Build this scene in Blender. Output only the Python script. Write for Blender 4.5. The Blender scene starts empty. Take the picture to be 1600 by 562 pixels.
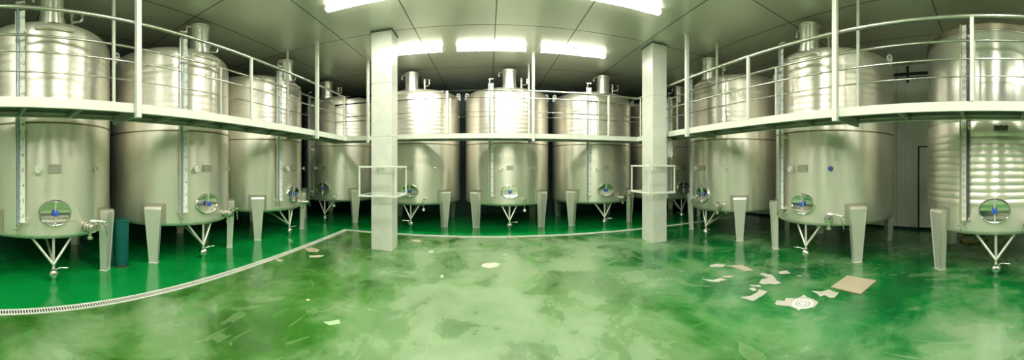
import bpy, math, random
from math import pi, sin, cos, tan, atan2, sqrt, radians as R
from mathutils import Vector, Matrix
random.seed(7)
COL = bpy.context.scene.collection
CAM_H = 1.6
CEIL = 4.22

# ------------------------------------------------------------------ materials
def mat(name, base, rough=.5, metal=0., spec=.5, emis=None, estr=0., aniso=0., coat=0.):
    m = bpy.data.materials.new(name); m.use_nodes = True
    b = m.node_tree.nodes['Principled BSDF']
    b.inputs['Base Color'].default_value = (*base, 1)
    b.inputs['Roughness'].default_value = rough
    b.inputs['Metallic'].default_value = metal
    b.inputs['Specular IOR Level'].default_value = spec
    if coat: b.inputs['Coat Weight'].default_value = coat; b.inputs['Coat Roughness'].default_value = .08
    if emis:
        b.inputs['Emission Color'].default_value = (*emis, 1)
        b.inputs['Emission Strength'].default_value = estr
    if aniso:
        b.inputs['Anisotropic'].default_value = aniso; b.inputs['Anisotropic Rotation'].default_value = .25
    return m
class NT:
    """tiny helper for wiring shader nodes"""
    def __init__(s, m): s.t = m.node_tree; s.b = s.t.nodes['Principled BSDF']
    def n(s, typ, **kw):
        o = s.t.nodes.new(typ)
        for k, v in kw.items():
            if k.startswith('_'): setattr(o, k[1:], v)
            else: o.inputs[k.replace('__', ' ')].default_value = v
        return o
    def l(s, a, b): s.t.links.new(a, b)
    def noise(s, vec, scale, detail=3, rough=.55, dist=0.):
        o = s.n('ShaderNodeTexNoise'); o.inputs['Scale'].default_value = scale
        o.inputs['Detail'].default_value = detail; o.inputs['Roughness'].default_value = rough
        o.inputs['Distortion'].default_value = dist
        s.l(vec, o.inputs['Vector']); return o.outputs['Fac']
    def ramp(s, fac, stops):
        o = s.t.nodes.new('ShaderNodeValToRGB'); r = o.color_ramp
        while len(r.elements) > 1: r.elements.remove(r.elements[-1])
        for i, (p, c) in enumerate(stops):
            e = r.elements[0] if i == 0 else r.elements.new(p)
            e.position = p; e.color = (*c, 1) if isinstance(c, tuple) else (c, c, c, 1)
        s.l(fac, o.inputs[0]); return o.outputs[0]
    def mix(s, fac, a, b, typ='MIX'):
        o = s.t.nodes.new('ShaderNodeMix'); o.data_type = 'RGBA'; o.blend_type = typ
        for sock, v in ((o.inputs[0], fac), (o.inputs[6], a), (o.inputs[7], b)):
            if isinstance(v, tuple): sock.default_value = (*v, 1)
            elif isinstance(v, (int, float)): sock.default_value = v
            else: s.l(v, sock)
        return o.outputs[2]
    def math(s, op, a, b=0.):
        o = s.t.nodes.new('ShaderNodeMath'); o.operation = op
        for i, v in enumerate((a, b)):
            if isinstance(v, (int, float)): o.inputs[i].default_value = v
            else: s.l(v, o.inputs[i])
        return o.outputs[0]
    def mapping(s, vec, scale=(1, 1, 1), loc=(0, 0, 0), rot=(0, 0, 0)):
        o = s.t.nodes.new('ShaderNodeMapping'); o.inputs['Scale'].default_value = scale
        o.inputs['Location'].default_value = loc; o.inputs['Rotation'].default_value = rot
        s.l(vec, o.inputs['Vector']); return o.outputs[0]
    def obj(s): return s.t.nodes.new('ShaderNodeTexCoord').outputs['Object']
    def bump(s, h, strength=.2, dist=.01):
        o = s.n('ShaderNodeBump'); o.inputs['Strength'].default_value = strength
        o.inputs['Distance'].default_value = dist
        s.l(h, o.inputs['Height']); s.l(o.outputs[0], s.b.inputs['Normal'])

def steel(name, base, rough, metal=1., aniso=.6, streak=.12):
    m = mat(name, base, rough, metal, aniso=aniso); t = NT(m); v = t.obj()
    tg = t.n('ShaderNodeTangent', _direction_type='RADIAL', _axis='Z')
    t.l(tg.outputs[0], t.b.inputs['Tangent'])
    # brushed grain: fine streaks plus broad cloudy handling marks
    f = t.noise(t.mapping(v, (9, 9, 1.1)), 1.6, 4, .6)
    g = t.noise(t.mapping(v, (3, 3, 60)), 2., 3, .6)
    c = t.ramp(f, [(.3, tuple(x * (1 - streak) for x in base)), (.62, base)])
    c = t.mix(.35, c, t.ramp(g, [(.35, tuple(x * (1 - streak * 1.6) for x in base)), (.65, base)]))
    t.l(c, t.b.inputs['Base Color'])
    t.l(t.ramp(f, [(.25, rough * 1.04), (.7, rough * .97)]), t.b.inputs['Roughness'])
    return m

M = {}
M['tank'] = steel('brushed_steel', (.88, .83, .74), .32, .76, .85, .06)
M['tank_bright'] = steel('bright_rolled_steel', (.82, .81, .75), .24, .8, .85, .03)
M['steel'] = mat('satin_steel', (.78, .765, .69), .32, .6)
M['polish'] = mat('polished_steel', (.82, .82, .78), .11, 1.)
M['dark_steel'] = mat('dark_steel', (.12, .12, .11), .4, .8)
M['band'] = mat('tarnished_band', (.30, .27, .20), .35, .9)
M['paint'] = mat('pale_painted_steel', (.70, .73, .64), .38, 0., .5)
M['rail'] = mat('rail_steel', (.62, .62, .54), .24, .92)
M['pillar'] = mat('pillar_cladding', (.70, .72, .64), .3, .15, .5)
M['white'] = mat('white_enamel', (.8, .82, .74), .4)
M['black'] = mat('black_ink', (.012, .016, .018), .5)
M['blueink'] = mat('blue_ink', (.05, .10, .34), .5)
M['blue'] = mat('blue_plastic', (.03, .10, .55), .35)
M['red'] = mat('red_plastic', (.5, .03, .02), .4)
M['tube'] = mat('sight_tube', (.34, .42, .50), .12, .3, .8)
M['teal'] = mat('teal_plastic', (.0, .10, .085), .38)
M['yellow'] = mat('yellow_rubber', (.42, .30, .04), .5)
M['cloth'] = mat('white_cloth', (.78, .8, .76), .9)
M['lamp'] = mat('lamp_diffuser', (.9, .9, .9), .5, emis=(1., .985, .86), estr=66.)
M['lamp_side'] = mat('lamp_diffuser_side', (.9, .9, .9), .5, emis=(1., .985, .86), estr=13.)
M['conduit'] = mat('dark_conduit', (.015, .03, .035), .5)
M['concrete'] = mat('bare_screed', (.52, .50, .43), .55)
M['hatch'] = mat('hatch_screed', (.50, .44, .30), .5)
M['void'] = mat('drain_void', (.008, .012, .012), .8)

for k, sc_ in (('paint', 5.), ('pillar', 3.), ('concrete', 9.), ('hatch', 12.)):
    t = NT(M[k]); v = t.obj(); b0 = tuple(t.b.inputs['Base Color'].default_value)[:3]
    f = t.noise(v, sc_, 5, .65)
    t.l(t.ramp(f, [(.3, tuple(x * .86 for x in b0)), (.65, b0)]), t.b.inputs['Base Color'])

# perforated anti-slip sheet of the walkway
M['grating'] = mat('perforated_sheet', (.10, .17, .11), .45, .6)
t = NT(M['grating']); v = t.mapping(t.obj(), (26, 26, 26))
w = t.t.nodes.new('ShaderNodeTexVoronoi'); w.feature = 'F1'; w.inputs['Randomness'].default_value = 0.
w.inputs['Scale'].default_value = 1.; t.l(v, w.inputs['Vector'])
t.l(t.ramp(w.outputs['Distance'], [(.22, (.55, .62, .5)), (.34, (.07, .11, .08))]), t.b.inputs['Base Color'])
t.bump(t.ramp(w.outputs['Distance'], [(.2, 1.), (.4, 0.)]), .6, .01)

# sandwich-panel walls; left and back carry a teal shadow tone in their colour
def panel_wall(name, base, axis, pitch=1.15):
    m = mat(name, base, .45, 0., .4); t = NT(m); v = t.obj()
    s = t.n('ShaderNodeSeparateXYZ'); t.l(v, s.inputs[0])
    fr = t.math('FRACT', t.math('DIVIDE', s.outputs[axis], pitch))
    j = t.math('LESS_THAN', fr, .012)
    n = t.noise(v, 1.3, 4)
    c = t.mix(j, t.ramp(n, [(.3, tuple(x * .88 for x in base)), (.7, base)]), tuple(x * .35 for x in base))
    t.l(c, t.b.inputs['Base Color']); return m
M['wall_shaded'] = panel_wall('shaded_wall_panel', (.035, .085, .10), 1)
M['wall_back'] = panel_wall('shaded_back_panel', (.035, .085, .10), 0)
M['wall_light'] = panel_wall('light_wall_panel', (.82, .85, .75), 1)

# glossy sheet-steel ceiling with panel joints
M['ceiling'] = mat('ceiling_sheet', (.5, .52, .46), .2, .42)
t = NT(M['ceiling']); v = t.obj()
s = t.n('ShaderNodeSeparateXYZ'); t.l(v, s.inputs[0])
def joint(sock, off, pitch, w_):
    fr = t.math('FRACT', t.math('DIVIDE', t.math('SUBTRACT', sock, off), pitch))
    return t.math('LESS_THAN', fr, w_ / pitch)
jj = t.math('MAXIMUM', joint(s.outputs[0], .13, 1.52, .022), joint(s.outputs[1], 5.84 - 10 * 2.5, 2.5, .022))
n1 = t.noise(v, .9, 4, .6, .4)
c = t.ramp(n1, [(.3, (.68, .68, .58)), (.7, (.76, .76, .66))])
t.l(t.mix(jj, c, (.10, .11, .09)), t.b.inputs['Base Color'])
t.l(t.ramp(t.noise(t.mapping(v, (1, .25, 1)), 1.6, 4), [(.3, .30), (.75, .34)]), t.b.inputs['Roughness'])
hb = t.noise(v, .8, 2)
t.bump(t.math('SUBTRACT', hb, t.math('MULTIPLY', jj, .5)), .03, .02)

# green epoxy floor: clean and saturated behind the channel drain, in front worn, with pale lamp glare painted along the middle
M['floor'] = mat('green_epoxy', (.02, .22, .06), .16, 0., .5)
t = NT(M['floor']); v = t.obj()
s = t.n('ShaderNodeSeparateXYZ'); t.l(v, s.inputs[0]); X, Y = s.outputs[0], s.outputs[1]
clean = t.math('MAXIMUM', t.math('LESS_THAN', X, -3.48), t.math('GREATER_THAN', Y, 7.25))
def smooth(val, a, b):
    o = t.n('ShaderNodeMapRange'); o.interpolation_type = 'SMOOTHSTEP'
    o.inputs['From Min'].default_value = a; o.inputs['From Max'].default_value = b
    t.l(val, o.inputs['Value']); return o.outputs[0]
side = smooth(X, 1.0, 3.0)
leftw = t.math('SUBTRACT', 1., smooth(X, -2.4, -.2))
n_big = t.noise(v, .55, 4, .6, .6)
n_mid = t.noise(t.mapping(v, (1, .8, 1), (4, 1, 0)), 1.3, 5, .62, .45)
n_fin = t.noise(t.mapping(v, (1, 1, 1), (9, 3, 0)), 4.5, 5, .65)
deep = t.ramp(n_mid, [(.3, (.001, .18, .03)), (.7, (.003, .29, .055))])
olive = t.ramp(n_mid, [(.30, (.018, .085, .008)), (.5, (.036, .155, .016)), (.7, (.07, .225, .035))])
chalk_glare = t.ramp(n_fin, [(.3, (.195, .285, .15)), (.7, (.25, .335, .20))])
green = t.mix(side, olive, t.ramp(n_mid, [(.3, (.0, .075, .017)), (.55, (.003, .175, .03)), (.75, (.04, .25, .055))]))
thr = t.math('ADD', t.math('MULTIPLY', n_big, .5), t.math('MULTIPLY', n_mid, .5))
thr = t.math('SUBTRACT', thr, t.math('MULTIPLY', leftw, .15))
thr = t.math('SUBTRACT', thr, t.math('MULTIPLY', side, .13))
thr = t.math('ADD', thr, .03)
worn_glare = t.ramp(thr, [(.36, 0.), (.42, .16), (.425, .24), (.50, .5), (.505, .6), (.58, .85)])  # noise gives the wear, the sideways offsets a painted strip of lamp glare
front = t.mix(worn_glare, green, chalk_glare)
# sharp-edged repair blotches, some pale and some freshly green
bn = t.noise(t.mapping(v, (1, .6, 1), (31, 7, 0)), 1.5, 3, .5, 1.2)
front = t.mix(t.ramp(bn, [(.62, 0.), (.625, .3)]), front, (.22, .34, .16))
front = t.mix(t.ramp(bn, [(.345, .5), (.35, 0.)]), front, (.05, .22, .035))
scr = t.ramp(t.noise(t.mapping(v, (14, .7, 1), (0, 0, 0), (0, 0, .5)), 1.5, 2), [(.66, 0.), (.72, .3)])
front = t.mix(scr, front, (.28, .42, .24))
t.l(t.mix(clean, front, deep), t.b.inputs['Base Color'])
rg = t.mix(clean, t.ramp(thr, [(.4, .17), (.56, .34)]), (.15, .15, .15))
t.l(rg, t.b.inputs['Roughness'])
t.bump(t.noise(v, 7, 4), .05, .01)

# ------------------------------------------------------------------ mesh building
class MB:
    def __init__(s): s.v = []; s.f = []; s.mi = []; s.cur = 0
    def add(s, vs, fs, mi=None):
        o = len(s.v); s.v += [tuple(p) for p in vs]
        for f in fs: s.f.append(tuple(i + o for i in f)); s.mi.append(s.cur if mi is None else mi)
        return s
    def box(s, x0, x1, y0, y1, z0, z1, mi=None):
        return s.add([(x0,y0,z0),(x1,y0,z0),(x1,y1,z0),(x0,y1,z0),(x0,y0,z1),(x1,y0,z1),(x1,y1,z1),(x0,y1,z1)],
              [(0,3,2,1),(4,5,6,7),(0,1,5,4),(1,2,6,5),(2,3,7,6),(3,0,4,7)], mi)
    def bevbox(s, x0, x1, y0, y1, z0, z1, b=.006, mi=None):
        """box with chamfered vertical and horizontal edges"""
        prof = [(z0, b), (z0 + b, 0), (z1 - b, 0), (z1, b)]
        rings = []
        for z, i in prof:
            c = b
            xs0, xs1, ys0, ys1 = x0 + i, x1 - i, y0 + i, y1 - i
            rings.append([(xs0+c,ys0,z),(xs1-c,ys0,z),(xs1,ys0+c,z),(xs1,ys1-c,z),(xs1-c,ys1,z),(xs0+c,ys1,z),(xs0,ys1-c,z),(xs0,ys0+c,z)])
        vs = [p for r in rings for p in r]; fs = []
        for k in range(3):
            for i in range(8): fs.append((k*8+i, k*8+(i+1) % 8, k*8+8+(i+1) % 8, k*8+8+i))
        fs.append(tuple(reversed(range(8)))); fs.append(tuple(range(24, 32)))
        return s.add(vs, fs, mi)
    def obox(s, c, ax, ay, az, mi=None):
        """oriented box: centre and three half-axis vectors"""
        c, ax, ay, az = map(Vector, (c, ax, ay, az)); vs = []
        for k in (-1, 1):
            for (i, j) in ((-1,-1),(1,-1),(1,1),(-1,1)): vs.append(c + ax*i + ay*j + az*k)
        return s.add(vs, [(0,3,2,1),(4,5,6,7),(0,1,5,4),(1,2,6,5),(2,3,7,6),(3,0,4,7)], mi)
    def lathe(s, prof, seg=32, M4=None, cap0=True, cap1=True, mi=None, a0=0., a1=2*pi):
        full = abs(a1 - a0 - 2*pi) < 1e-6
        vs = []; n = seg if full else seg + 1
        for r, z in prof:
            for i in range(n):
                a = a0 + (a1 - a0) * i / seg
                vs.append(Vector((r*cos(a), r*sin(a), z)))
        fs = []
        for k in range(len(prof) - 1):
            for i in range(seg):
                j = (i + 1) % n
                fs.append((k*n+i, k*n+j, (k+1)*n+j, (k+1)*n+i))
        if full and cap0: fs.append(tuple(reversed(range(n))))
        if full and cap1: fs.append(tuple((len(prof)-1)*n + i for i in range(n)))
        if M4 is not None: vs = [M4 @ p for p in vs]
        return s.add(vs, fs, mi)
    def cyl(s, a, b, r, seg=12, r2=None, mi=None):
        a, b = Vector(a), Vector(b); d = b - a
        q = d.to_track_quat('Z', 'Y').to_matrix().to_4x4(); q.translation = a
        return s.lathe([(r, 0), (r if r2 is None else r2, d.length)], seg, q, mi=mi)
    def axl(s, a, d, prof, seg=20, mi=None):
        """lathe profile (r, t) along direction d from a"""
        q = Vector(d).to_track_quat('Z', 'Y').to_matrix().to_4x4(); q.translation = Vector(a)
        return s.lathe(prof, seg, q, mi=mi)
    def sphere(s, c, r, seg=16, mi=None, sc=(1, 1, 1)):
        n = seg // 2
        prof = [(max(1e-4, r*sin(pi*k/n)), -r*cos(pi*k/n)) for k in range(n + 1)]
        m4 = Matrix.Translation(c) @ Matrix.Diagonal((*sc, 1))
        return s.lathe(prof, seg, m4, mi=mi)
    def tube(s, pts, r, seg=10, closed=False, mi=None):
        pts = [Vector(p) for p in pts]; n = len(pts); vs = []; up = Vector((0, 0, 1)); prev = None
        for i, p in enumerate(pts):
            if closed: d = (pts[(i+1) % n] - pts[i-1]).normalized()
            else: d = (pts[min(i+1, n-1)] - pts[max(i-1, 0)]).normalized()
            if prev is None:
                a = up if abs(d.z) < .9 else Vector((1, 0, 0)); u = d.cross(a).normalized()
            else: u = (prev - d * prev.dot(d)).normalized()
            w = d.cross(u); prev = u
            k = 1.
            if 0 < i < n - 1 or closed:
                e = (pts[i] - pts[i-1]).normalized(); k = 1 / max(.5, abs(e.dot(d)))
            for j in range(seg):
                a = 2*pi*j/seg; vs.append(p + (u*cos(a) + w*sin(a)) * r * (k if n > 2 else 1))
        fs = []; m = n if closed else n - 1
        for i in range(m):
            for j in range(seg):
                fs.append((i*seg+j, i*seg+(j+1) % seg, ((i+1) % n)*seg+(j+1) % seg, ((i+1) % n)*seg+j))
        if not closed: fs.append(tuple(reversed(range(seg)))); fs.append(tuple((n-1)*seg+j for j in range(seg)))
        return s.add(vs, fs, mi)
    def xform(s, m4):
        s.v = [tuple(m4 @ Vector(p)) for p in s.v]; return s
    def mesh(s, name, mats, smooth=True, angle=32):
        me = bpy.data.meshes.new(name); me.from_pydata(s.v, [], s.f); 
        for m in (mats if isinstance(mats, (list, tuple)) else [mats]): me.materials.append(m)
        me.polygons.foreach_set('material_index', s.mi)
        me.update()
        import bmesh
        bm = bmesh.new(); bm.from_mesh(me); bmesh.ops.recalc_face_normals(bm, faces=bm.faces); bm.to_mesh(me); bm.free()
        if smooth: me.shade_smooth(); me.set_sharp_from_angle(angle=R(angle))
        return me

def link(name, me, parent=None, loc=None, rot=None):
    o = bpy.data.objects.new(name, me); COL.objects.link(o)
    if parent: o.parent = parent
    if loc is not None: o.location = loc
    if rot is not None: o.rotation_euler = rot
    return o
def thing(name, label, cat, loc=(0, 0, 0), rz=0., group=None, me=None):
    o = link(name, me, None, loc, (0, 0, rz)); o['label'] = label; o['category'] = cat
    if group: o['group'] = group
    return o
def struct(name, me, loc=None):
    o = link(name, me, None, loc); o['kind'] = 'structure'; return o
def copy_tree(o, parent=None):
    c = o.copy(); COL.objects.link(c); c.parent = parent
    for ch in list(o.children): copy_tree(ch, c)
    return c

# numerals as real letter shapes
_txt = {}
def text_mesh(string, size):
    key = (string, size)
    if key not in _txt:
        cu = bpy.data.curves.new('numeral_curve', 'FONT'); cu.body = string; cu.size = size
        cu.align_x = 'CENTER'; cu.align_y = 'CENTER'; cu.extrude = .0006; cu.resolution_u = 3
        ob = bpy.data.objects.new('numeral_curve', cu)
        me = bpy.data.meshes.new_from_object(ob)
        _txt[key] = ([tuple(v.co) for v in me.vertices], [tuple(p.vertices) for p in me.polygons])
        bpy.data.objects.remove(ob); bpy.data.curves.remove(cu); bpy.data.meshes.remove(me)
    return _txt[key]

# ------------------------------------------------------------------ the room
XL, XR, YB, YF = -7.2, 7.95, 10.95, -8.0
def slab(x0, x1, y0, y1, z0, z1, m, name):
    return MB().box(x0, x1, y0, y1, z0, z1).mesh(name, m, smooth=False)
# floor with its worn-through patches of bare screed
fl = MB(); fl.box(XL-.2, XR+.2, YF-.2, YB+.2, -.2, 0, 0)
def at(px, py, h=0.):
    """a spot on the floor read off the photograph"""
    th = (px - 762.2) / 496; d = (CAM_H - h) * 496 / (py - 260.5)
    return (d*sin(th), d*cos(th))
def patch(pts, z=.0012, mi=1):
    p = [at(*q) for q in pts]
    fl.add([(x, y, z) for x, y in p], [tuple(range(len(p)))], mi)
patch([(1211,474),(1214,469),(1226,470),(1228,465),(1242,466),(1250,464),(1256,460),(1261,464),(1270,467),(1279,472),(1272,480),(1262,481),(1252,482),(1248,485),(1244,482),(1234,478),(1222,477),(1213,476)])
patch([(1267,454),(1283,455),(1296,452),(1302,455),(1311,457),(1304,465),(1296,465),(1289,461),(1281,463),(1277,459)])
patch([(1157,464),(1172,462),(1184,456),(1186,452),(1199,455),(1191,462),(1182,467),(1177,470),(1166,467)])
patch([(1170,450),(1178,449),(1183,453),(1176,454)])
patch([(1186,442),(1190,436),(1201,434),(1187,428),(1190,426),(1206,429),(1211,434),(1213,438),(1221,442),(1212,444),(1202,443),(1193,444)])
patch([(1171,445),(1188,445),(1189,448),(1174,447)])
patch([(1216,424),(1229,422),(1236,427),(1218,428)])
patch([(1243,430),(1254,430),(1250,432)])
patch([(1109,414),(1118,412),(1134,413),(1130,417),(1110,417)])
patch([(1133,415),(1160,414),(1170,418),(1178,422),(1164,423),(1150,418)], mi=3)
patch([(1096,435),(1114,437),(1126,434),(1137,437),(1123,439),(1126,441),(1108,439)])
patch([(1128,431),(1146,430),(1142,433),(1130,433)], mi=3)
patch([(752,414),(757,411),(772,410),(780,412),(778,416),(764,419),(755,417)])
patch([(688,430),(693,429),(693,433),(689,434)]); patch([(669,392),(677,391),(678,394),(671,395)])
patch([(785,397),(793,397),(790,399)]); patch([(641,374),(656,375),(659,378),(648,377)])
patch([(475,388),(486,386),(500,390),(495,394),(482,393)], mi=3)
patch([(483,399),(500,398),(508,399),(498,402),(484,402)]); patch([(430,405),(436,404),(444,407),(437,409)], mi=3)
patch([(478,467),(483,467),(485,469),(480,470)]); patch([(505,503),(530,499),(532,505),(515,508)], mi=2)
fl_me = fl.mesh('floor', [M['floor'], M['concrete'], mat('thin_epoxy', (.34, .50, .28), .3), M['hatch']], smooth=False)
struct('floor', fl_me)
struct('ceiling', slab(XL-.2, XR+.2, YF-.2, YB+.2, CEIL, CEIL+.15, M['ceiling'], 'ceiling'))
struct('wall_left', slab(XL-.2, XL, YF-.2, YB+.2, 0, CEIL, M['wall_shaded'], 'wall_left'))
struct('wall_back', slab(XL, XR, YB, YB+.2, 0, CEIL, M['wall_back'], 'wall_back'))
struct('wall_front', slab(XL, XR, YF-.2, YF, 0, CEIL, M['wall_light'], 'wall_front'))
struct('wall_right', slab(XR, XR+.2, YF-.2, YB+.2, 0, CEIL, M['wall_light'], 'wall_right'))
struct('baseboard_right', slab(XR-.03, XR, YF, YB, 0, .06, M['conduit'], 'baseboard_right'))
# raised cover strip between two wall panels, and the door beside it
struct('trim_1', MB().bevbox(XR-.035, XR, 1.93, 2.08, .06, CEIL, .008).mesh('trim', M['wall_light'], smooth=False))
dr = struct('door_1', MB().bevbox(XR-.03, XR-.004, .78, 1.70, .01, 2.10, .006).mesh('door', mat('door_leaf', (.76, .79, .70), .4), smooth=False))
fr = MB()
for a in ((1.74, 1.84, .06, 2.20), (.66, .75, .06, 2.20)): fr.bevbox(XR-.06, XR, a[0], a[1], a[2], a[3], .006)
fr.bevbox(XR-.06, XR, .75, 1.74, 2.13, 2.20, .006)
fr.box(XR-.012, XR-.001, 1.70, 1.74, .01, 2.13, 1); fr.box(XR-.012, XR-.001, .75, 1.74, 2.10, 2.13, 1)
link('door_frame', fr.mesh('door_frame', [M['wall_light'], M['conduit']], smooth=False), dr)
hd = MB().axl((XR-.03, 1.60, 1.05), (-1, 0, 0), [(.026, 0), (.026, .008), (.01, .009), (.01, .045)], 14)
hd.cyl((XR-.075, 1.605, 1.05), (XR-.075, 1.47, 1.05), .010)
link('door_handle', hd.mesh('door_handle', M['steel']), dr)

# pillars
def pillar(x0, x1, y0, y1, label, joints):
    b = MB()
    zs = [0] + joints + [CEIL - .02]
    for i in range(len(zs) - 1):
        b.bevbox(x0, x1, y0, y1, zs[i] + (.003 if i else 0), zs[i+1] - .003, .006)
    b.box(x0+.008, x1-.008, y0+.008, y1-.008, .01, CEIL - .01)
    o = thing('pillar', label, 'pillar', ((x0+x1)/2, (y0+y1)/2, 0), me=b.xform(Matrix.Translation((-(x0+x1)/2, -(y0+y1)/2, 0))).mesh('pillar', M['pillar'], smooth=False))
    cb = MB(); w, d = (x1-x0)/2 + .012, (y1-y0)/2 + .012
    cb.box(-w, w, -d, d, CEIL-.035, CEIL-.001)
    link('top_collar', cb.mesh('top_collar', M['dark_steel'], smooth=False), o)
    return o
pillar(-2.205, -1.79, 5.73, 6.12, 'pale grey square pillar left of centre, in front of the gap beside the corner tank', [2.18, 3.2])
pillar(3.285, 3.635, 5.75, 6.22, 'pale grey square pillar right of centre, beside the end of the right walkway', [1.2, 3.1])
def guard(x0, x1, y0, y1, z0, z1, posts, ledges, label):
    o = thing('pillar_guard', label, 'guard frame', ((x0+x1)/2, (y0+y1)/2, 0))
    cx, cy = (x0+x1)/2, (y0+y1)/2; w, d = (x1-x0)/2, (y1-y0)/2; r = .018
    for z in (z0, z1):
        b = MB()
        b.bevbox(-w-r, w+r, -d-r, -d+r, z-r, z+r, .004); b.bevbox(-w-r, w+r, d-r, d+r, z-r, z+r, .004)
        b.bevbox(-w-r, -w+r, -d+r, d-r, z-r, z+r, .004); b.bevbox(w-r, w+r, -d+r, d-r, z-r, z+r, .004)
        for sx in ledges:                                   # short struts back to the pillar
            b.box(sx-.015-cx, sx+.015-cx, -d+r, -d+.17, z-.015, z+.015)
        link('ring', b.mesh('ring', M['paint'], smooth=False), o)
    for px, py in posts:
        link('upright', MB().bevbox(px*w-r*.8, px*w+r*.8, py*d-r*.8, py*d+r*.8, z0+r, z1-r, .004).mesh('upright', M['paint'], smooth=False), o)
    return o
guard(-2.38, -1.66, 5.56, 6.30, 1.05, 1.60, [(-1,-1),(1,-1),(1,1),(-1,1)], (-2.05, -1.95), 'pale square guard frame bolted around the left pillar')
guard(3.12, 3.72, 5.58, 6.40, 1.06, 1.62, [(-1,-1),(1,-1),(1,1),(-1,1)], (3.4, 3.5), 'pale square guard frame bolted around the right pillar')

# ------------------------------------------------------------------ ceiling lights
def light_proto():
    o = thing('ceiling_light', '', 'ceiling light', (0, 0, CEIL), group='linear ceiling lights')
    h = MB().bevbox(-.78, .78, -.030, .030, -.062, -.001, .005)
    link('housing', h.mesh('housing', M['white'], smooth=False), o)
    # lens: a bright flat underside between two softer bevelled flanks
    d = MB(); sec = [(-.030, -.060), (-.052, -.072), (-.042, -.088), (.042, -.088), (.052, -.072), (.030, -.060)]
    vs = [(x, y, z) for x in (-.745, .745) for (y, z) in sec]; n = len(sec)
    for i in range(n - 1): d.add([vs[i], vs[i+1], vs[n+i+1], vs[n+i]], [(0, 1, 2, 3)], 0 if i == 2 else 1)
    d.add(vs[:n], [tuple(range(n))], 1); d.add(vs[n:], [tuple(range(n))], 1)
    link('diffuser', d.mesh('diffuser', [M['lamp'], M['lamp_side']], smooth=False), o)
    for sx in (-1, 1):
        e = MB().bevbox(min(sx*.745, sx*.785), max(sx*.745, sx*.785), -.058, .058, -.092, -.045, .006)
        link('end_cap', e.mesh('end_cap', M['white'], smooth=False), o)
    return o
L0 = light_proto()
spots = [(-1.76, 4.52, 'long ceiling light nearest the camera, left one cut by the top of the photo'),
         (1.97, 4.52, 'long ceiling light nearest the camera, right one cut by the top of the photo'),
         (-1.74, 6.88, 'far ceiling light whose end disappears behind the left pillar'),
         (.08, 6.88, 'far ceiling light in the middle, above the central tank'),
         (1.91, 6.88, 'far ceiling light on the right, between the central lamp and right pillar')]
hid = [(.10, 4.52), (-1.73, 2.1), (.1, 2.1), (1.93, 2.1), (-1.73, -.2), (.1, -.2), (1.93, -.2), (-1.73, -2.5), (.1, -2.5), (1.93, -2.5), (-1.73, -4.8), (.1, -4.8), (1.93, -4.8)]  # unseen lamps: row pattern carried on backwards, farther rows added to brighten the tanks
for i, (x, y, lb) in enumerate(spots + [(a, b, 'unseen long ceiling light added above and behind the camera to light the tanks') for a, b in hid]):
    o = L0 if i == 0 else copy_tree(L0)
    o.location = (x, y, CEIL); o['label'] = lb
    if i >= 5: o['group'] = 'unseen added ceiling lights above and behind the camera'

# ------------------------------------------------------------------ wine tanks
TR, ZB, ZS, ZT = 1.2, .62, 2.21, 3.55
def cp(phi, r, z):
    """a point on a tank, phi degrees from its front towards the viewer's right"""
    a = R(phi); return Vector((r*sin(a), -r*cos(a), z))
def nrm(phi): a = R(phi); return Vector((sin(a), -cos(a), 0))
def tng(phi): a = R(phi); return Vector((cos(a), sin(a), 0))

def body_prof(kind):
    p = [(.02, .50), (.6, .535), (1.0, .575), (1.14, .60), (1.185, .63), (1.2, .67)]
    if kind == 'ribbed':
        p += [(1.2, .98)]
        z = 1.02
        while z < 2.14:
            for k in range(7):
                a = k/6; p.append((1.2 + .013*sin(pi*a)**.7 if 0 < a < 1 else 1.2, z + .1*a))
            z += .103
        p += [(1.2, 2.24), (1.195, 2.26), (1.195, 3.58), (1.205, 3.60), (1.205, 3.665), (1.19, 3.675), (1.15, 3.66), (.02, 3.70)]
        return p
    p += [(1.2, ZS-.012), (1.206, ZS-.008), (1.206, ZS+.012), (1.2, ZS+.016), (1.2, 2.46)]
    z = 2.46
    while z < 3.22:
        for k in range(1, 7):
            a = k/6; p.append((1.2 + .005*sin(pi*a)**2, z + .108*a))
        z += .108
    p += [(1.2, 3.30), (1.2, 3.47), (1.193, 3.53), (1.17, 3.585), (1.12, 3.63), (1.03, 3.665), (.9, 3.70), (.6, 3.76), (.3, 3.80), (.02, 3.81)]
    return p
P = {}   # cached part meshes
def pm(key, fn):
    if key not in P: P[key] = fn()
    return P[key]
def m_body(kind): return MB().lathe(body_prof(kind), 96).mesh('tank_body', M['tank'] if kind == 'smooth' else M['tank_rib'], angle=50)
M['tank_rib'] = M['tank']
def m_upper():   # bright rolled sheet wrapped round the top of the ribbed tank
    return MB().lathe([(1.197, 2.27), (1.2, 2.275), (1.2, 3.575), (1.197, 3.58)], 96, cap0=False, cap1=False).mesh('upper_shell', M['tank_bright'], angle=50)
def m_rim():
    return MB().lathe([(1.20, 3.585), (1.222, 3.59), (1.222, 3.67), (1.20, 3.685), (1.17, 3.68)], 96, cap0=False, cap1=False).mesh('rim_band', M['band'])
def m_seam():
    b = MB(); b.lathe([(1.201, ZS-.014), (1.209, ZS-.010), (1.209, ZS+.010), (1.201, ZS+.014)], 96, cap0=False, cap1=False)
    return b.mesh('seam_band', M['band'], angle=60)
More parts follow.
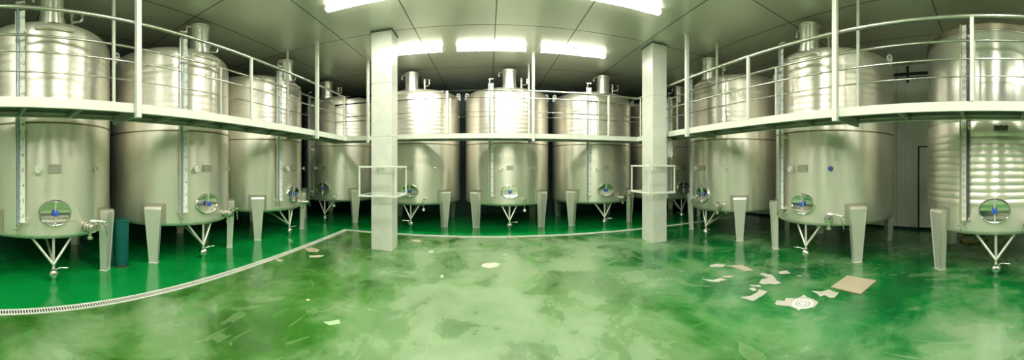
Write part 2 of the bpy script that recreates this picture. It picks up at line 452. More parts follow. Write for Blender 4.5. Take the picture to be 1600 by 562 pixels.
def m_leg():
    b = MB()
    # local: x = tangential, -y = outwards; origin on the tank axis
    def sect(z, w, o, i): return [(-w, -o, z), (w, -o, z), (w, -i, z), (-w, -i, z)]
    for (za, wa, oa, ia), (zb_, wb, ob, ib) in [((0.012, .072, 1.27, 1.17), (.90, .142, 1.315, 1.18)), ((.90, .142, 1.315, 1.18), (.935, .142, 1.30, 1.18))]:
        vs = sect(za, wa, oa, ia) + sect(zb_, wb, ob, ib)
        b.add(vs, [(0,3,2,1),(4,5,6,7),(0,1,5,4),(1,2,6,5),(2,3,7,6),(3,0,4,7)])
    # folded flanges down both edges
    for sgn in (-1, 1):
        b.add([(sgn*.072,-1.278,.012),(sgn*.060,-1.278,.012),(sgn*.060,-1.262,.012),(sgn*.072,-1.262,.012),
               (sgn*.142,-1.323,.90),(sgn*.128,-1.323,.90),(sgn*.128,-1.307,.90),(sgn*.142,-1.307,.90)],
              [(0,1,2,3),(4,5,6,7),(0,1,5,4),(1,2,6,5),(2,3,7,6),(3,0,4,7)])
    return b.mesh('leg', M['steel'], smooth=False)
def m_legpad():
    b = MB(); n = 10; w = .205
    vs = []
    for z in (.66, .99):
        for r in (1.2, 1.212):
            for i in range(n + 1):
                a = -w/1.2 + 2*w/1.2*i/n; vs.append((r*sin(a), -r*cos(a), z))
    k = n + 1; fs = []
    for i in range(n):
        fs += [(k+i, k+i+1, 3*k+i+1, 3*k+i), (2*k+i, 2*k+i+1, 3*k+i+1, 3*k+i), (i, i+1, k+i+1, k+i), (i, i+1, 2*k+i+1, 2*k+i)]
    fs += [(0, k, 3*k, 2*k), (n, k+n, 3*k+n, 2*k+n)]
    return b.add(vs, fs).mesh('backing_pad', M['pad'])
def m_foot():
    b = MB().bevbox(-.085, .085, -1.285, -1.155, 0, .012, .003); return b.mesh('foot_plate', M['steel'], smooth=False)
def m_neck():
    b = MB().lathe([(.178, 3.60), (.178, 4.05), (.186, 4.055), (.186, 4.075), (.178, 4.08)], 40)
    b.lathe([(.20, 3.60), (.20, 3.685), (.178, 3.70)], 40, cap0=False, cap1=False)
    return b.xform(Matrix.Translation((0, -.98, 0))).mesh('neck', M['tank_bright'])
def m_lid():
    b = MB().lathe([(.19, 4.08), (.192, 4.095), (.15, 4.115), (.05, 4.13), (.01, 4.13)], 40)
    b.cyl((0, 0, 4.12), (0, 0, 4.15), .018); b.cyl((-.05, 0, 4.15), (.05, 0, 4.15), .008)
    return b.xform(Matrix.Translation((0, -.98, 0))).mesh('lid', M['steel'])
def m_clamp():
    b = MB().tube([(-.19, -.98, 4.05), (-.25, -.98, 4.06), (-.27, -.98, 4.03), (-.27, -.98, 3.97)], .011, 8)
    b.sphere((-.27, -.98, 3.965), .022, 10)
    return b.mesh('lid_clamp', M['steel'])
def m_relief():
    b = MB().cyl((.33, -.86, 3.66), (.33, -.86, 3.84), .024)
    b.axl((.33, -.86, 3.84), (0, 0, 1), [(.045, 0), (.045, .03), (.03, .035), (.03, .075), (.045, .08), (.045, .11), (.012, .13)], 18)
    b.tube([(.33, -.86, 3.77), (.40, -.9, 3.77), (.45, -.93, 3.77), (.47, -.94, 3.80), (.47, -.94, 3.90)], .02, 10)
    b.cyl((.47, -.94, 3.90), (.47, -.94, 3.915), .036, 14)
    return b.mesh('relief_valve', M['valve'])
def m_handle():
    b = MB(); pts = [cp(-13, 1.19, 3.50), cp(-13, 1.245, 3.50), cp(-12, 1.26, 3.50)] + [cp(-12 + 24*i/14, 1.262, 3.50) for i in range(1, 14)] + [cp(12, 1.26, 3.50), cp(13, 1.245, 3.50), cp(13, 1.19, 3.50)]
    b.tube(pts, .013, 10)
    for f in (-13, 13): b.axl(cp(f, 1.195, 3.50), nrm(f), [(.028, 0), (.028, .008), (.014, .01)], 14)
    return b.mesh('grab_handle', M['steel'])
def ellipse_ring(phi, zc, a, bz, r0, rad, seg=48):
    """closed ellipse hugging the cylinder"""
    pts = []
    for i in range(seg):
        t_ = 2*pi*i/seg; x = a*cos(t_); z = bz*sin(t_)
        pts.append(cp(phi + math.degrees(x/1.2), r0, zc + z))
    return pts
def m_manrim(phi=0, zc=.965):
    b = MB().tube(ellipse_ring(phi, zc, .216, .166, 1.236, .012), .011, 10, closed=True)
    b.tube(ellipse_ring(phi, zc, .222, .172, 1.208, .012), .014, 10, closed=True)
    return b.mesh('rim', M['polish'])
def m_mandoor(phi=0, zc=.965):
    """oval pressure door, dished inwards"""
    b = MB(); seg, rg = 48, 10; vs = []
    for k in range(rg + 1):
        q = 1 - k/rg
        for i in range(seg):
            t_ = 2*pi*i/seg; x = .207*q*cos(t_); z = .158*q*sin(t_)
            p = cp(phi + math.degrees(x/1.2), 1.216 - .0*(1-q), zc + z)
            dep = .002
            vs.append(p + nrm(phi) * (dep + .024 * q*q - .004))
    fs = [(k*seg+i, k*seg+(i+1) % seg, (k+1)*seg+(i+1) % seg, (k+1)*seg+i) for k in range(rg) for i in range(seg)]
    return b.add(vs, fs).mesh('manhole_door', M['polish'], angle=80)
def m_strap(phi=0, zc=.965):
    b = MB(); n = nrm(phi); tt = tng(phi)
    b.obox(cp(phi, 1.240, zc), tt*.011, n*.007, Vector((0, 0, .15)))
    b.obox(cp(phi, 1.24, zc-.15), tt*.012, n*.022, Vector((0, 0, .012))); b.obox(cp(phi, 1.24, zc+.15), tt*.012, n*.022, Vector((0, 0, .012)))
    return b.mesh('strap', M['steel'], smooth=False)
def m_knob(phi=0, zc=.965):
    b = MB(); n = nrm(phi)
    b.axl(cp(phi, 1.238, zc), n, [(.012, 0), (.012, .014), (.034, .018), (.038, .024), (.038, .040), (.032, .046), (.01, .048)], 8)
    for k in range(4):
        a = pi/4 + k*pi/2; b.sphere(cp(phi, 1.268, zc) + tng(phi)*.036*cos(a) + Vector((0, 0, .036*sin(a))), .013, 8)
    return b.mesh('knob', M['blue'])
GP = -22
def m_gauge():     # channel carrying tube and ruler, pulls together the bracket pieces
    b = MB(); n, tt = nrm(GP), tng(GP)
    b.obox(cp(GP, 1.262, 2.26) - tt*.062, tt*.007, n*.030, Vector((0, 0, 1.46)))       # left cheek of the channel
    b.obox(cp(GP, 1.240, 2.26) - tt*.03, tt*.036, n*.005, Vector((0, 0, 1.46)))        # channel back
    for z in (.86, 2.12, 3.44):
        b.obox(cp(GP, 1.235, z), tt*.085, n*.036, Vector((0, 0, .022)))
    b.obox(cp(GP, 1.262, 3.83), tt*.062, n*.030, Vector((0, 0, .012)))
    return b.mesh('level_gauge', M['steel'], smooth=False)
def m_sight():
    b = MB(); n, tt = nrm(GP), tng(GP)
    p = cp(GP, 1.283, 0) - tt*.032
    b.cyl(p + Vector((0, 0, .80)), p + Vector((0, 0, 3.84)), .015, 12)
    return b.mesh('sight_tube', M['tube'])
def m_ruler():
    b = MB(); n, tt = nrm(GP), tng(GP)
    b.obox(cp(GP, 1.272, 2.28) + tt*.030, tt*.036, n*.003, Vector((0, 0, 1.44))); b.cur = 1
    fr = Matrix((( tt.x, 0, n.x, 0), (tt.y, 0, n.y, 0), (0, 1, 0, 0), (0, 0, 0, 1)))
    for k in range(2, 16):
        z = .932 + .207*(k - 2)
        vs, fs = text_mesh(str(k), .062)
        m4 = fr.copy(); m4.translation = cp(GP, 1.2765, z) + tt*.040
        b.add([m4 @ Vector(v) for v in vs], fs)
        for j, ln in ((0, .012), (.5, .016)):
            b.obox(cp(GP, 1.2765, z + .207*j) + tt*(.0 + ln/2), tt*ln/2*1.0, n*.0008, Vector((0, 0, .0035)))
    return b.mesh('ruler', [M['white'], M['black']], smooth=False)
def m_gcock():
    b = MB(); n, tt = nrm(GP), tng(GP); p = cp(GP, 1.283, 0) - tt*.032
    z = lambda h: Vector((0, 0, h))
    b.cyl(p + z(.70), p + z(.83), .012); b.axl(p + z(.72), (0, 0, 1), [(.022, 0), (.022, .03), (.012, .032)], 6)
    b.axl(p + z(.79), (0, 0, 1), [(.024, 0), (.024, .03), (.012, .032)], 6)
    b.cyl(p + z(.755) - n*.09, p + z(.755), .011); b.cyl(p + z(.755), p + z(.755) + n*.05, .008)
    b.obox(p + z(.755) + n*.055, tt*.035, n*.004, Vector((0, 0, .006)))
    b.sphere(p + z(.685), .018, 10)
    return b.mesh('drain_cock', M['valve'])
def m_thermo(phi=-11):
    b = MB(); n = nrm(phi); b.axl(cp(phi, 1.19, 1.56), n, [(.014, 0), (.014, .05), (.052, .052), (.056, .06), (.056, .085), (.048, .088), (.046, .083), (.01, .083)], 24)
    return b.mesh('thermometer', M['steel'])
def m_dial(phi=-11):
    b = MB(); n, tt = nrm(phi), tng(phi); b.axl(cp(phi, 1.2745, 1.56), n, [(.045, 0), (.045, .002)], 24, mi=0)
    q = cp(phi, 1.2775, 1.56); up = Vector((0, 0, 1))
    b.obox(q + (tt*.6 + up*.8)*.012, (tt*.6 + up*.8)*.018, n*.0006, (tt*.8 - up*.6)*.002, mi=1)
    for k in range(10):
        a = R(-40 + k*29); d = tt*cos(a) + up*sin(a); b.obox(q + d*.038, d*.005, n*.0006, (tt*-sin(a) + up*cos(a))*.0015, mi=1)
    return b.mesh('dial', [M['white'], M['black']], smooth=False)
def m_plate(phi=0):
    b = MB(); n, tt = nrm(phi), tng(phi); up = Vector((0, 0, 1))
    b.obox(cp(phi, 1.212, 1.575), tt*.088, n*.004, up*.056)
    for s_ in (-1, 1):
        b.obox(cp(phi, 1.214, 1.575 + s_*.052), tt*.088, n*.008, up*.005); b.obox(cp(phi, 1.214, 1.575) + tt*s_*.084, tt*.005, n*.008, up*.052)
        b.obox(cp(phi, 1.202, 1.575) + tt*s_*.06, tt*.012, n*.01, up*.012)
    return b.mesh('nameplate', M['band2'], smooth=False)
M['pad'] = mat('pad_plate', (.50, .48, .40), .35, .8)
M['valve'] = mat('valve_steel', (.72, .71, .64), .2, .95)
M['beam'] = mat('beam_paint', (.30, .34, .27), .5)
M['band2'] = mat('etched_plate', (.42, .41, .33), .45, .6)
def m_sample(phi=31):
    b = MB(); n, tt = nrm(phi), tng(phi); q = cp(phi, 1.195, 1.565); up = Vector((0, 0, 1))
    b.axl(q, n, [(.026, 0), (.026, .008), (.011, .01), (.011, .05), (.022, .052), (.022, .085), (.008, .09)], 12)
    b.tube([q + n*.065, q + n*.07 - up*.03, q + n*.075 - up*.06], .009, 8)
    b.tube([q + n*.07, q + n*.07 + up*.03, q + n*.07 + up*.035 - tt*.05], .006, 8); b.sphere(q + n*.07 + up*.035 - tt*.055, .012, 8)
    return b.mesh('sampling_tap', M['valve'])
def m_outlet(phi=23):
    b = MB(); n = nrm(phi); tt = tng(phi); up = Vector((0, 0, 1)); q = cp(phi, 1.18, .74)
    b.axl(q, n, [(.075, 0), (.075, .03), (.05, .034), (.05, .07), (.078, .072), (.078, .10), (.06, .102), (.06, .135), (.078, .137), (.078, .165), (.05, .168), (.05, .20), (.058, .202), (.058, .22), (.02, .226)], 24)
    b.cyl(q + n*.118 - up*.16, q + n*.118 - up*.04, .026, 14); b.axl(q + n*.118 - up*.165, (0, 0, 1), [(.042, 0), (.042, .03), (.03, .034)], 14)
    return b.mesh('outlet_valve', M['valve'])
def m_outlever(phi=23):
    b = MB(); n = nrm(phi); tt = tng(phi); up = Vector((0, 0, 1)); q = cp(phi, 1.18, .74) + n*.12
    b.tube([q + up*.06, q + up*.085, q + up*.088 + tt*.10 + n*.05, q + up*.06 + tt*.24 + n*.08], .014, 8)
    b.tube([q + up*.065 + tt*.16 + n*.07, q + up*.0 + tt*.22 + n*.09, q - up*.14 + tt*.25 + n*.09], .009, 8)
    b.sphere(q + up*.06 + tt*.24 + n*.08, .02, 10)
    return b.mesh('lever', M['valve'])
def m_smalloutlet(phi=17):
    b = MB(); n = nrm(phi); up = Vector((0, 0, 1)); q = cp(phi, 1.18, .75)
    b.axl(q, n, [(.045, 0), (.045, .03), (.03, .034), (.03, .08), (.05, .082), (.05, .11), (.01, .115)], 18)
    b.cyl(q + n*.1 - up*.24, q + n*.1, .009); b.tube([q + n*.1 + up*.02, q + n*.1 + up*.05, q + n*.12 + tng(phi)*.1 + up*.06], .009)
    return b.mesh('outlet_valve', M['valve'])
def m_bob(phi=17):
    q = cp(phi, 1.28, .49); return MB().sphere(q, .04, 14).mesh('hanging_cap', M['white'])
def m_drain(w):
    def f():
        b = MB(); y = -1.10
        for s_ in (-1, 1): b.cyl((s_*w, y+.10, .60), (s_*.012, y, .24), .020, 12)
        b.cyl((0, y, .60), (0, y, .15), .021, 14); b.sphere((0, y, .24), .03, 12)
        b.tube([(0, y+.9, .50), (0, y+.5, .44), (0, y+.2, .32), (0, y, .24)], .02, 10)
        return b.mesh('drain_pipe', M['steel'])
    return f
def m_ball():
    b = MB().sphere((0, -1.10, .098), .076, 20); b.lathe([(.036, .0), (.036, .045)], 16, Matrix.Translation((0, -1.10, .002)))
    b.cyl((0, -1.10, .15), (0, -1.10, .175), .036, 16)
    b.axl((0, -1.155, .098), (0, -1, 0), [(.034, 0), (.034, .014), (.022, .018)], 16)
    return b.mesh('ball_valve', M['polish'])
def m_redcap():
    return MB().axl((0, -1.172, .098), (0, -1, 0), [(.024, 0), (.024, .012), (.01, .016)], 14).mesh('end_plug', M['red'])
def m_balllever(s_):
    def f():
        b = MB(); b.tube([(s_*.04, -1.10, .16), (s_*.10, -1.13, .185), (s_*.20, -1.16, .185)], .008, 8); return b.mesh('valve_lever', M['valve'])
    return f
def m_lug(phi):
    def f():
        b = MB(); n = tng(phi); c = cp(phi, 1.165, 3.60); o = nrm(phi)
        # triangular plate with an eye, standing on the rim
        out = [(-.06, -.10), (.06, -.10), (.06, .02)] + [(.0 + .055*cos(a), .06 + .055*sin(a)) for a in [R(k) for k in range(0, 181, 20)]] + [(-.06, .02)]
        hole = [(.022*cos(2*pi*k/len(out) - .7*pi), .055 + .022*sin(2*pi*k/len(out) - .7*pi)) for k in range(len(out))]
        N = len(out); vs = []
        for th in (-.007, .007):
            for (u, w_) in out: vs.append(c + n*th + o*u + Vector((0, 0, w_+.03)))
            for (u, w_) in hole: vs.append(c + n*th + o*u + Vector((0, 0, w_+.03)))
        fs = []
        for i in range(N):
            j = (i+1) % N
            fs += [(i, j, N+j, N+i), (2*N+i, 2*N+j, 3*N+j, 3*N+i), (i, j, 2*N+j, 2*N+i), (N+i, N+j, 3*N+j, 3*N+i)]
        return b.add(vs, fs).mesh('lifting_lug', M['white'], smooth=False)
    return f
def m_bolt():
    return MB().axl(cp(0, 1.135, 3.615), (nrm(0)*.35 + Vector((0, 0, 1))), [(.013, 0), (.013, .012), (.004, .014)], 6).mesh('rim_bolt', M['dark_steel'], smooth=False)
# the ribbed tank's own long blue-numbered ruler
def m_ruler2():
    b = MB(); n, tt = nrm(GP), tng(GP)
    b.obox(cp(GP, 1.268, 2.24) + tt*.012, tt*.036, n*.004, Vector((0, 0, 1.42))); b.cur = 1
    fr = Matrix((( tt.x, 0, n.x, 0), (tt.y, 0, n.y, 0), (0, 1, 0, 0), (0, 0, 0, 1)))
    for k in range(27):
        z = .90 + .102*k
        vs, fs = text_mesh(str((k + 2) * 5), .044)
        m4 = fr.copy(); m4.translation = cp(GP, 1.2735, z) + tt*.014
        b.add([m4 @ Vector(v) for v in vs], fs)
        for s_ in (-1, 1): b.obox(cp(GP, 1.2735, z + s_*.032) + tt*.008, tt*.022, n*.0006, Vector((0, 0, .002)))
        b.obox(cp(GP, 1.2735, z) - tt*.016, tt*.002, n*.0006, Vector((0, 0, .032)))
    return b.mesh('ruler', [M['white'], M['blueink']], smooth=False)
def m_chan2():
    b = MB(); n, tt = nrm(GP), tng(GP)
    b.obox(cp(GP, 1.24, 2.24) + tt*.012, tt*.04, n*.024, Vector((0, 0, 1.42)))
    b.obox(cp(GP, 1.25, 2.24) + tt*.056, tt*.006, n*.032, Vector((0, 0, 1.42)), mi=1)
    for z in (.84, 2.16, 3.5): b.obox(cp(GP, 1.23, z), tt*.08, n*.03, Vector((0, 0, .02)))
    return b.mesh('level_gauge', [M['steel'], M['dark_steel']], smooth=False)
def m_sight2():
    n, tt = nrm(GP), tng(GP); p = cp(GP, 1.262, 0) - tt*.052
    return MB().cyl(p + Vector((0, 0, .80)), p + Vector((0, 0, 3.68)), .015, 12).mesh('sight_tube', mat('amber_tube', (.45, .38, .24), .15, .2))
def m_fitting2():
    b = MB(); f = 3
    n, tt = nrm(f), tng(f)
    b.obox(cp(f, 1.235, 2.155), tt*.10, n*.035, Vector((0, 0, .03)))
    for s_ in (-1, 0, 1): b.axl(cp(f, 1.265, 2.16) + tt*s_*.07, n, [(.03, 0), (.03, .05), (.02, .055)], 12)
    return b.mesh('cooling_inlet', M['dark_steel'])

def make_tank(kind, loc, rz, label, small_out=False, w=.27, blue_cap=False, has_plate=True, red=False, lever=1, manphi=0, seam=True):
    t_ = thing('wine_tank', label, 'steel tank', loc, rz, 'stainless steel wine tanks')
    rib = kind == 'ribbed'
    link('tank_body', pm('body' + kind, lambda: m_body(kind)), t_)
    if rib:
        link('upper_shell', pm('upper', m_upper), t_); link('rim_band', pm('rimb', m_rim), t_)
        link('cooling_inlet', pm('fit2', m_fitting2), t_)
        g = link('level_gauge', pm('ch2', m_chan2), t_)
        link('sight_tube', pm('st2', m_sight2), g); link('ruler', pm('ru2', m_ruler2), g)
    else:
        link('seam_band', pm('seam', m_seam), t_)
        nk = link('neck', pm('neck', m_neck), t_)
        link('lid', pm('lid', m_lid), nk); link('lid_clamp', pm('clamp', m_clamp), nk)
        link('relief_valve', pm('relief', m_relief), t_); link('grab_handle', pm('handle', m_handle), t_)
        g = link('level_gauge', pm('gauge', m_gauge), t_)
        link('sight_tube', pm('sight', m_sight), g); link('ruler', pm('ruler', m_ruler), g)
        th = link('thermometer', pm('th', m_thermo), t_); link('dial', pm('dial', m_dial), th)
        if has_plate: link('nameplate', pm('plate', m_plate), t_)
        if blue_cap:
            q = MB().axl(cp(24, 1.195, 1.57), nrm(24), [(.045, 0), (.045, .02), (.038, .024), (.038, .05), (.01, .054)], 20).mesh('blue_port', [M['blueink']])
            o = link('blue_port', q, t_); o['label'] = 'round blue capped port'
            for k in range(12): link('rim_bolt', pm('bolt', m_bolt), t_, rot=(0, 0, R(-30 + 9*k)))
        else: link('sampling_tap', pm('samp', m_sample), t_)
    link('drain_cock', pm('gcock', m_gcock), g)
    for k, a in enumerate((45, 135, 225, 315)):
        lg = link('leg', pm('leg', m_leg), t_, rot=(0, 0, R(a)))
        link('backing_pad', pm('pad', m_legpad), lg); link('foot_plate', pm('foot', m_foot), lg)
    rot = (0, 0, R(manphi))
    mh = link('manhole_door', pm('mdoor', m_mandoor), t_, rot=rot)
    link('rim', pm('mrim', m_manrim), mh); link('strap', pm('strap', m_strap), mh)
    kn = link('knob', pm('knob', m_knob), mh); kn['label'] = 'blue hand knob'
    if small_out:
        ov = link('outlet_valve', pm('sov', m_smalloutlet), t_); link('hanging_cap', pm('bob', m_bob), ov)
    else:
        ov = link('outlet_valve', pm('ov', m_outlet), t_); link('lever', pm('lev', m_outlever), ov)
    dp = link('drain_pipe', pm('dp%.2f' % w, m_drain(w)), t_)
    bl = link('ball_valve', pm('ball', m_ball), dp)
    if red: link('end_plug', pm('red', m_redcap), dp)
    link('valve_lever', pm('bl%d' % lever, m_balllever(lever)), dp)
    if not rib or True:
        for f in (-90, 90): link('lifting_lug', pm('lug%d' % f, m_lug(f)), t_)
    return t_
LX, RX, BY = -5.48, 5.77, 9.25
L_, R_, B_ = pi/2, -pi/2, 0
make_tank('smooth', (LX, .90, 0), L_, 'large steel wine tank at the left edge, nearest on the left, beside the teal bin', w=.30, lever=1)
make_tank('smooth', (LX, 3.50, 0), L_, 'steel wine tank second from the left edge, just right of the teal bin', w=.27)
make_tank('smooth', (LX, 6.07, 0), L_, 'steel wine tank third from the left edge, last of the left row', w=.27, lever=1)
make_tank('smooth', (-4.60, BY, 0), B_, 'steel wine tank in the far left corner, partly behind the left pillar', w=.25, small_out=True)
make_tank('smooth', (-2.02, BY, 0), B_, 'steel wine tank in the back row, immediately right of the left pillar', w=.22, small_out=True, lever=-1)
make_tank('smooth', (.56, BY, 0), B_, 'steel wine tank in the middle of the back row, with red drain plug', w=.20, small_out=True, red=True)
make_tank('smooth', (3.14, BY, 0), B_, 'steel wine tank in the back row, immediately left of the right pillar', w=.25)
make_tank('smooth', (5.70, BY, 0), B_, 'steel wine tank mostly hidden behind the right pillar in the far corner', w=.25, lever=-1)
make_tank('smooth', (RX, 5.69, 0), R_, 'steel wine tank just right of the right pillar, farthest of the right row', w=.24)
make_tank('smooth', (RX, 2.985, 0), R_, 'steel wine tank on the right with a round blue port and no side tap', w=.25, blue_cap=True, lever=-1)
make_tank('ribbed', (5.79, -.14, 0), R_, 'horizontally ribbed steel tank at the right edge with a blue numbered scale', w=.30, manphi=-1)

# ------------------------------------------------------------------ suspended walkway
wk = thing('walkway', 'pale suspended steel walkway with tubular railings running along three sides of the tank hall', 'walkway', (0, 7.25, 2.2))
OFF = Matrix.Translation((0, -7.25, -2.2))
def wpart(name, b, m, parent=wk, smooth=True): return link(name, b.xform(OFF).mesh(name, m, smooth=smooth), parent)
nL, fL, nR, fR, nB, fB = -3.45, -4.18, 3.70, 4.42, 7.25, 8.0
Y0 = -3.2
Zb, Zt = 2.255, 2.365
th = .012
f = MB()   # inner and outer fascia channels
def run(xa, ya, xb, yb, z0, z1, t_): f.box(min(xa, xb)-(t_ if xa == xb else 0), max(xa, xb)+(t_ if xa == xb else 0), min(ya, yb)-(t_ if ya == yb else 0), max(ya, yb)+(t_ if ya == yb else 0), z0, z1)
run(nL, Y0, nL, nB+.006, Zb, Zt, .006); run(nR, Y0, nR, nB+.006, Zb, Zt, .006); run(nL+.006, nB, nR-.006, nB, Zb, Zt, .006)
run(fL, Y0, fL, fB+.006, Zb, Zt, .006); run(fR, Y0, fR, fB+.006, Zb, Zt, .006); run(fL+.006, fB, fR-.006, fB, Zb, Zt, .006)
wpart('fascia', f, M['paint'], smooth=False)
f = MB()   # lower flanges turned in under the deck
f.box(nL-.05, nL-.006, Y0, nB+.05, Zb, Zb+.007); f.box(nR+.006, nR+.05, Y0, nB+.05, Zb, Zb+.007); f.box(nL-.006, nR+.006, nB+.006, nB+.05, Zb, Zb+.006)
f.box(fL+.006, fL+.05, Y0, fB, Zb, Zb+.007); f.box(fR-.05, fR-.006, Y0, fB, Zb, Zb+.007); f.box(fL+.05, fR-.05, fB-.05, fB-.006, Zb, Zb+.006)
wpart('flange', f, M['paint'], smooth=False)
for (x0, x1, y0, y1) in ((fL+.006, nL-.006, Y0, fB-.006), (nR+.006, fR-.006, Y0, fB-.006), (nL-.006, nR+.006, nB+.006, fB-.006)):
    wpart('deck_sheet', MB().box(x0, x1, y0, y1, 2.325, 2.335), M['grating'], smooth=False)
def beam(x0, x1, y0, y1, hang=False):
    z0 = 2.20 if hang else 2.262
    wpart('crossbeam', MB().bevbox(x0, x1, y0, y1, z0, 2.322, .004), M['beam'], smooth=False)
lh = [1.73, 5.72]; lb = [-.25, 3.74]
for y in [1.73 - .66*k for k in range(-6, 7)] : 
    if y < 6.9: beam(fL+.01, nL-.01, y-.02, y+.02, any(abs(y-a) < .05 for a in lh))
for y in [1.89 - .79*k for k in range(-6, 7)]:
    if y < 6.9: beam(nR+.01, fR-.01, y-.02, y+.02, any(abs(y-a) < .05 for a in (1.89, 5.05)))
for x in (-2.89, -1.9, -.94, .05, 1.04, 1.96, 2.88): beam(x-.02, x+.02, nB+.01, fB-.01, abs(x+2.89) < .01 or abs(x-1.04) < .01)
def post(name, x, y, s_, z0, z1, ro=0):
    b = MB().bevbox(x-s_/2, x+s_/2, y-s_/2, y+s_/2, z0, z1, .004)
    if z1 > 4: b.bevbox(x-.06, x+.06, y-.06, y+.06, CEIL-.012, CEIL-.001, .003)
    return wpart(name, b, M['paint'], smooth=False)
RZ = 3.345; MZ = 2.86
iL, iR, iB = nL+.03, nR-.03, nB-.03     # near posts stand proud on the hall side of the fascia
for y in (1.73, 5.72): post('hanger_post', nL+.04, y, .066, 2.19, CEIL-.012); 
for y in (-2.25, ): post('hanger_post', nL+.04, y, .066, 2.19, CEIL-.012)
for y in (-.25, 3.74): post('railing_post', nL, y, .042, 2.365, RZ)
post('railing_post', nL, 7.08, .034, 2.365, RZ)
for y in (1.73, 5.72, -2.25): post('hanger_post', fL, y, .042, 2.365, CEIL-.012)
for y in (-.25, 3.74, 7.9): post('railing_post', fL, y, .034, 2.365, RZ)
for y in (1.89, 5.05): post('hanger_post', nR-.04, y, .066, 2.19, CEIL-.012)
for y in (-1.4, .17, 3.45): post('railing_post', nR, y, .046, 2.365, RZ)
post('railing_post', nR, 7.08, .034, 2.365, RZ)
for y in (1.89, 5.02): post('hanger_post', fR, y, .042, 2.365, CEIL-.012)
for y in (.17, 3.45, 6.5, 7.9): post('railing_post', fR, y, .034, 2.365, RZ)
for x in (-2.86, 1.04): post('hanger_post', x, nB-.03, .06, 2.19, CEIL-.012)
for x in (-.93, 2.90): post('railing_post', x, nB, .042, 2.365, RZ)
for x in (-2.86, 1.04): post('hanger_post', x, fB, .042, 2.365, CEIL-.012)
for x in (-.95, 2.90): post('railing_post', x, fB, .038, 2.365, RZ)
def railing(pts, r, name):
    wpart(name, MB().tube(pts, r, 12), M['rail'])
railing([(nL, Y0, RZ), (nL, nB, RZ), (nR, nB, RZ+.0), (nR, Y0, RZ+.02)], .019, 'handrail')
railing([(fL, Y0, RZ), (fL, fB, RZ), (fR, fB, RZ), (fR, Y0, RZ+.02)], .016, 'handrail')
railing([(nL, Y0, MZ), (nL, nB, MZ), (nR, nB, MZ), (nR, Y0, MZ)], .0085, 'mid_rail')
railing([(fL, Y0, MZ), (fL, fB, MZ), (fR, fB, MZ), (fR, Y0, MZ)], .0085, 'mid_rail')

# ------------------------------------------------------------------ channel drains in the floor
def channel(name, label, x0, x1, y0, y1, along):
    """galvanised slotted channel, its lid a ladder of narrow bars"""
    o = thing(name, label, 'floor drain', ((x0+x1)/2, (y0+y1)/2, 0), group='slotted channel drains')
    cx, cy = (x0+x1)/2, (y0+y1)/2
    def L(b, m, n, sm=False): return link(n, b.xform(Matrix.Translation((-cx, -cy, 0))).mesh(n, m, smooth=sm), o)
    L(MB().box(x0, x1, y0, y1, .001, .003), M['void'], 'channel_bed')
    b = MB(); e = .022
    if along == 'y': b.box(x0, x0+e, y0, y1, .003, .010); b.box(x1-e, x1, y0, y1, .003, .010)
    else: b.box(x0, x1, y0, y0+e, .003, .010); b.box(x0, x1, y1-e, y1, .003, .010)
    L(b, M['paint'], 'frame')
    b = MB(); p = .031; n = int(((y1-y0) if along == 'y' else (x1-x0)) / p)
    for k in range(n + 1):
        if along == 'y': b.box(x0+e, x1-e, y0+k*p, y0+k*p+.013, .003, .009)
        else: b.box(x0+k*p, x0+k*p+.013, y0+e, y1-e, .003, .009)
    L(b, M['paint'], 'slotted_lid')
channel('channel_drain', 'pale slotted channel drain running along the left row of tanks', -3.545, -3.415, -2.8, 7.18, 'y')
channel('channel_drain', 'pale slotted channel drain running across the room in front of the back tanks', -3.545, 7.0, 7.18, 7.31, 'x')

# round floor drain and the square hatch, on the right of the floor
dx, dy = at(1254.5, 475)
o = thing('floor_gully', 'small round white slotted gully in the bare patch of floor', 'floor drain', (dx, dy, 0))
o2 = link('rim', MB().lathe([(.125, .0015), (.125, .008), (.10, .010), (.10, .0015)], 40, cap0=False, cap1=False).mesh('rim', M['white']), o)
b = MB().lathe([(.10, .002), (.10, .007)], 40)
for k in range(20):
    a = 2*pi*k/20; c, s_ = cos(a), sin(a)
    b.obox((c*.082, s_*.082, .0075), (c*.014, s_*.014, 0), (-s_*.005, c*.005, 0), (0, 0, .001), mi=1)
for k in range(10):
    a = 2*pi*k/10; c, s_ = cos(a), sin(a)
    b.obox((c*.045, s_*.045, .0075), (c*.012, s_*.012, 0), (-s_*.005, c*.005, 0), (0, 0, .001), mi=1)
link('grate', b.mesh('grate', [M['white'], M['dark_steel']], smooth=False), o)
q = [at(1298.5, 448.5), at(1324, 430.5), at(1369.5, 438.5), at(1345, 459.5)]
cx = sum(p[0] for p in q)/4; cy = sum(p[1] for p in q)/4
o = thing('floor_hatch', 'square pale beige hatch cover set in the green floor on the right', 'floor hatch', (cx, cy, 0))
vs = [(p[0]-cx, p[1]-cy) for p in q]
def quad(s_, z0, z1):
    return MB().add([(x*s_, y*s_, z) for z in (z0, z1) for x, y in vs], [(3,2,1,0),(4,5,6,7),(0,1,5,4),(1,2,6,5),(2,3,7,6),(3,0,4,7)])
link('frame', quad(1.03, .001, .004).mesh('frame', mat('rusty_edge', (.22, .11, .04), .6), smooth=False), o)
link('cover', quad(1., .004, .009).mesh('cover', M['hatch'], smooth=False), o)

# ------------------------------------------------------------------ small things
b = thing('waste_bin', 'dark teal round bin standing between the two nearest left tanks', 'bin', (-4.72, 2.05+.03, 0))
link('bin_body', MB().lathe([(.118, 0), (.122, .01), (.135, .70), (.135, .72)], 40).mesh('bin_body', M['teal']), b)
link('lid', MB().lathe([(.142, .715), (.145, .72), (.145, .742), (.138, .75), (.03, .758)], 40).mesh('lid', M['teal']), b)
link('foot_ring', MB().lathe([(.126, .0), (.128, .03), (.122, .034)], 40).mesh('foot_ring', M['dark_steel']), b)

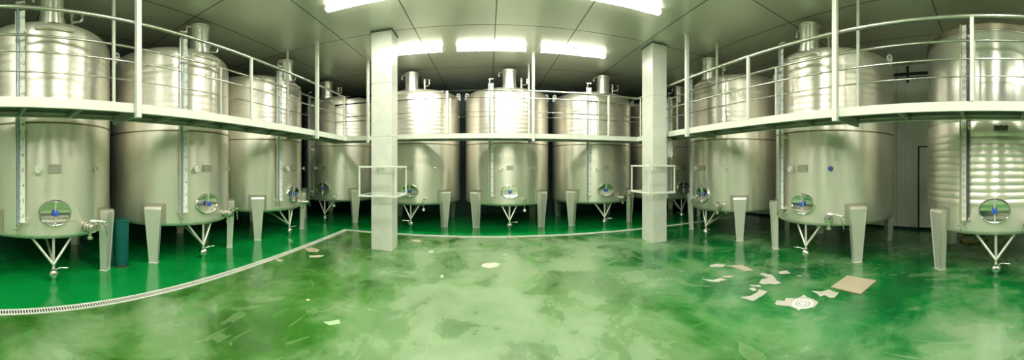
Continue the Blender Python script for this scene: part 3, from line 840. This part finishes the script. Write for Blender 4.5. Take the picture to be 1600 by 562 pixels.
hs = MB(); pts = []
for k in range(60):
    a = 2*pi*k/22; r = .36 + .02*sin(3*a) + .0006*k
    pts.append((r*cos(a)*1.25, r*sin(a)*.8, .016 + .012*(k/22)))
hs.tube(pts, .014, 10)
tx, ty = at(1521, 372)
o = thing('hose', 'yellow hose loosely coiled on the floor beneath the ribbed tank', 'hose', (tx, ty, 0))
link('coil', hs.mesh('coil', M['yellow']), o)
link('coupling', MB().axl((.45, 0, .03), (1, .3, 0), [(.02, 0), (.024, .01), (.024, .05), (.018, .06)], 14).mesh('coupling', M['steel']), o)

# crumpled white cloth hung under the end of the right walkway
b = MB(); nu, nv = 12, 16; vs = []
for j in range(nv + 1):
    v_ = j/nv
    for i in range(nu + 1):
        u = i/nu - .5
        wdt = .07 + .05*sin(pi*min(1, v_*1.25))**1. + .015*sin(v_*17)
        vs.append((u*wdt*2*.9 + .012*sin(v_*9), .022*sin(u*14 + v_*5) + .012*cos(v_*11), -.44*v_ - .03*abs(u)*(1 if v_ > .8 else 0)))
fs = [(j*(nu+1)+i, j*(nu+1)+i+1, (j+1)*(nu+1)+i+1, (j+1)*(nu+1)+i) for j in range(nv) for i in range(nu)]
b.add(vs, fs); me = b.mesh('hanging_cloth', M['cloth'], angle=180)
o = thing('hanging_cloth', 'crumpled white cloth hanging under the walkway beside the right pillar', 'cloth', (3.84, 5.98, 2.255), me=me)
md = o.modifiers.new('thick', 'SOLIDIFY'); md.thickness = .006

# conduit high on the right wall between the last two tanks
o = thing('wall_conduit', 'dark horizontal conduit clamped high on the pale right wall', 'conduit', (XR-.06, 2.0, 3.98))
link('pipe', MB().cyl((0, -1.6, 0), (0, 1.6, 0), .036, 16).mesh('pipe', M['conduit']), o)
link('pipe', MB().cyl((.01, -1.6, -.10), (.01, 1.6, -.10), .014, 12).mesh('pipe', M['conduit']), o)
link('clamp', MB().bevbox(-.03, .058, -.028, .028, -.22, .2, .006).mesh('clamp', M['conduit'], smooth=False), o)

# ------------------------------------------------------------------ world, camera, view
w = bpy.data.worlds.new('world'); bpy.context.scene.world = w; w.use_nodes = True
w.node_tree.nodes['Background'].inputs[0].default_value = (.01, .03, .04, 1)
w.node_tree.nodes['Background'].inputs[1].default_value = 1.
cd = bpy.data.cameras.new('camera'); cam = bpy.data.objects.new('camera', cd); COL.objects.link(cam)
cd.type = 'PANO'; cd.panorama_type = 'CENTRAL_CYLINDRICAL'
cd.central_cylindrical_range_u_min = -800/496; cd.central_cylindrical_range_u_max = 800/496
cd.central_cylindrical_range_v_min = -(562-260.5)/496; cd.central_cylindrical_range_v_max = 260.5/496
cd.central_cylindrical_radius = 1.
cd.clip_start = .05
cam.location = (0, 0, CAM_H); cam.rotation_euler = (pi/2, 0, -(800-762.2)/496)
sc = bpy.context.scene; sc.camera = cam
sc.view_settings.view_transform = 'Standard'; sc.view_settings.look = 'None'
sc.view_settings.gamma = 1.; sc.view_settings.use_curve_mapping = False
sc.view_settings.exposure = .95
sc.cycles.use_denoising = True
sc.cycles.max_bounces = 8; sc.cycles.diffuse_bounces = 4; sc.cycles.glossy_bounces = 5
sc.cycles.sample_clamp_indirect = 6.
sc.cycles.caustics_reflective = True
